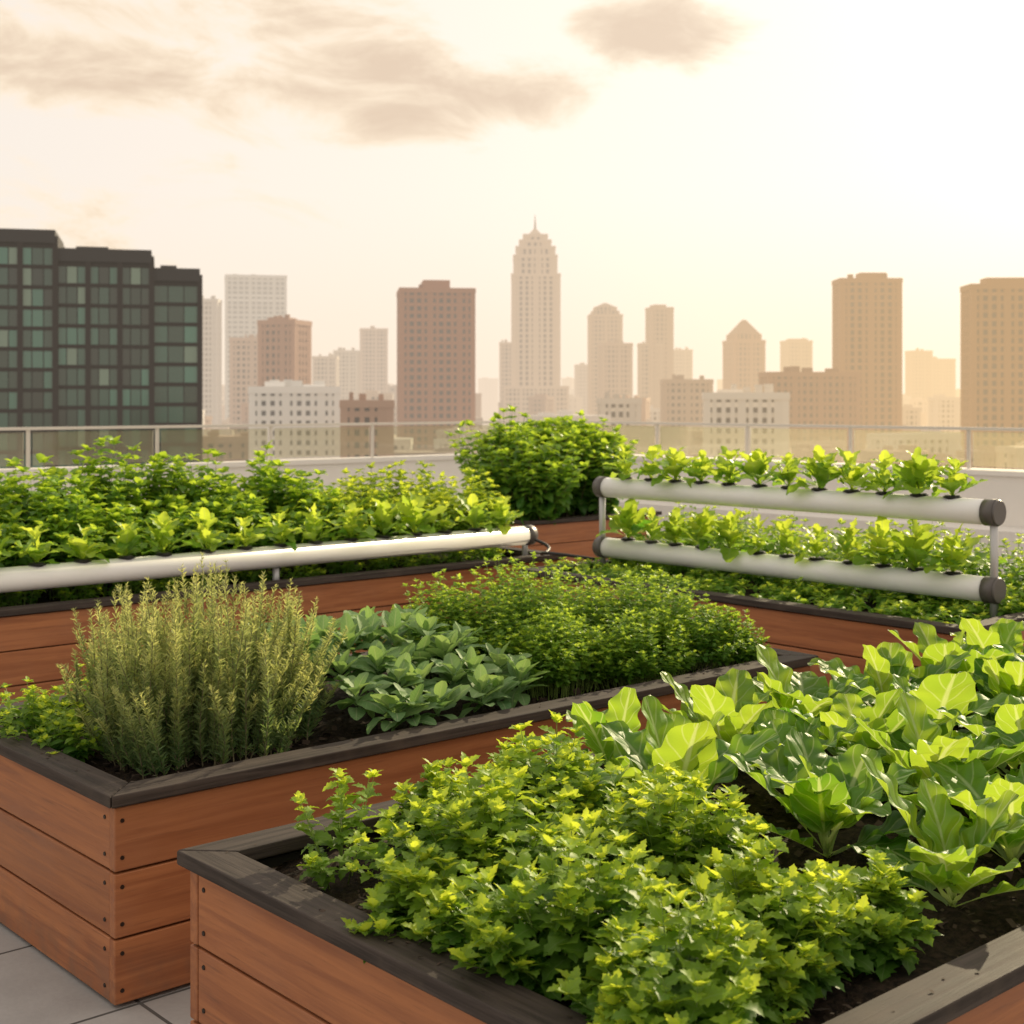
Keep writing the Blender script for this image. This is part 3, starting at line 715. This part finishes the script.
base=np.stack([x,d,np.full(NT,GZ)],-1); tubes(M,np.stack([base,base+np.stack([0*x,0*x,H*.7],-1)],1),np.tile([.35,.15],(NT,1)),1)
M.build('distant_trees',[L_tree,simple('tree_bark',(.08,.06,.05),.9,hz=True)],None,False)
M=Mass(); R=9000; M.add([(-R,-R,GZ),(R,-R,GZ),(R,R,GZ),(-R,R,GZ)],[[0,1,2,3]],np.ones((4,4))); M.build('ground',[M_ground],None,False)

# ---------------------------------------------------------------- sky
w=bpy.data.worlds.new('World'); scn.world=w; w.use_nodes=True; w.node_tree.nodes.clear(); b=NB(w.node_tree)
out=b.new('ShaderNodeOutputWorld'); bg=b.new('ShaderNodeBackground'); bg.inputs[1].default_value=.1
sky=b.new('ShaderNodeTexSky',sky_type='NISHITA'); sky.sun_disc=False; sky.sun_elevation=SUN_EL; sky.sun_rotation=SUN_AZ; sky.dust_density=3.5; sky.air_density=1.0; sky.ozone_density=1.0
tc=b.new('ShaderNodeTexCoord'); dr=b.vm('NORMALIZE',tc.outputs['Generated'])
x,y,z=b.sep(dr); az=b.m('ARCTAN2',x,y); el=b.m('ARCSINE',z)
cs_=b.vm('DOT_PRODUCT',dr,SD,out=1)
g1=b.m('POWER',b.m('MAXIMUM',cs_,0.0),9.0); g0=b.m('POWER',b.m('MULTIPLY',b.m('ADD',cs_,1.0),.5),2.0)
warm=b.mix(g0,(9.0,8.5,8.1),(11.0,9.6,8.2))
warm=b.mix(g1,warm,(13.4,12.0,10.2))
col=b.mix(.90,sky.outputs[0],warm)
cv=b.new('ShaderNodeCombineXYZ'); b.put(cv.inputs[0],az); b.put(cv.inputs[1],b.m('ADD',b.m('MULTIPLY',el,2.6),b.m('MULTIPLY',az,.25)))
n1=b.noise(cv.outputs[0],8.5,7,.62,.5)
nn=b.m('MULTIPLY',b.m('SUBTRACT',n1,.5),4.4)
dens=None
def pix(u,v):
    return math.atan((u-512)/F), math.atan((400-v)/math.hypot(F,u-512))
for (u,v,ru,rv,k) in ((390,88,250,60,1.35),(60,68,210,50,1.3),(665,28,115,48,1.3),(240,22,280,36,.85),(30,205,240,44,.35)):
    a0_,e0_=pix(u,v)
    q=b.m('ADD',b.m('POWER',b.m('ABSOLUTE',b.m('DIVIDE',b.m('SUBTRACT',az,a0_),ru/F)),2.0),b.m('POWER',b.m('ABSOLUTE',b.m('DIVIDE',b.m('SUBTRACT',el,e0_),rv/F)),2.0))
    e=b.m('MAXIMUM',b.m('MULTIPLY',b.m('SUBTRACT',1.0,q),k),-1.2)
    dens=e if dens is None else b.m('MAXIMUM',dens,e)
gen=b.m('SUBTRACT',b.m('MULTIPLY',b.sm(b.m('ABSOLUTE',az),.45,.7),1.6),1.3)
dens=b.m('MAXIMUM',dens,gen)
dd=b.m('ADD',dens,nn)
cm=b.sm(dd,.0,.9); thick=b.sm(dd,.3,1.6)
ccol=b.mix(thick,(10.6,8.8,6.6),(7.7,5.9,4.3))
cm=b.m('MULTIPLY',cm,b.m('SUBTRACT',.86,b.m('MULTIPLY',g1,.2)))
hd=b.vm('DOT_PRODUCT',b.vm('NORMALIZE',b.vm('MULTIPLY',dr,(1,1,0))),(math.sin(SUN_AZ),math.cos(SUN_AZ),0.0),out=1)
hw=b.sm(hd,.80,1.0)
hc=b.mix(hw,(10.3,8.5,6.6),(12.8,10.3,7.2))
hf=b.m('MULTIPLY',b.sm(el,-.02,.16,1,0),.8)
col=b.mix(hf,col,hc)
col=b.mix(cm,col,ccol)
b.put(bg.inputs[0],col); b.put(out.inputs[0],bg.outputs[0])
sl=bpy.data.lights.new('sun','SUN'); sl.energy=5.0; sl.angle=math.radians(.6); sl.color=(1,.84,.55)
so=bpy.data.objects.new('sun',sl); COL.objects.link(so); so.rotation_euler=(-Vector(SD)).to_track_quat('-Z','Y').to_euler()

cam=bpy.data.cameras.new('camera'); co=bpy.data.objects.new('camera',cam); COL.objects.link(co)
co.location=(0,0,1.68); co.rotation_euler=(math.pi/2,0,0); cam.sensor_width=36; cam.lens=F/1024*36; cam.shift_y=-112/1024
cam.clip_start=.05; cam.clip_end=20000
cam.dof.use_dof=True; cam.dof.focus_distance=3.8; cam.dof.aperture_fstop=6.3
scn.camera=co
scn.view_settings.view_transform='Standard'; scn.view_settings.look='None'; scn.view_settings.exposure=0
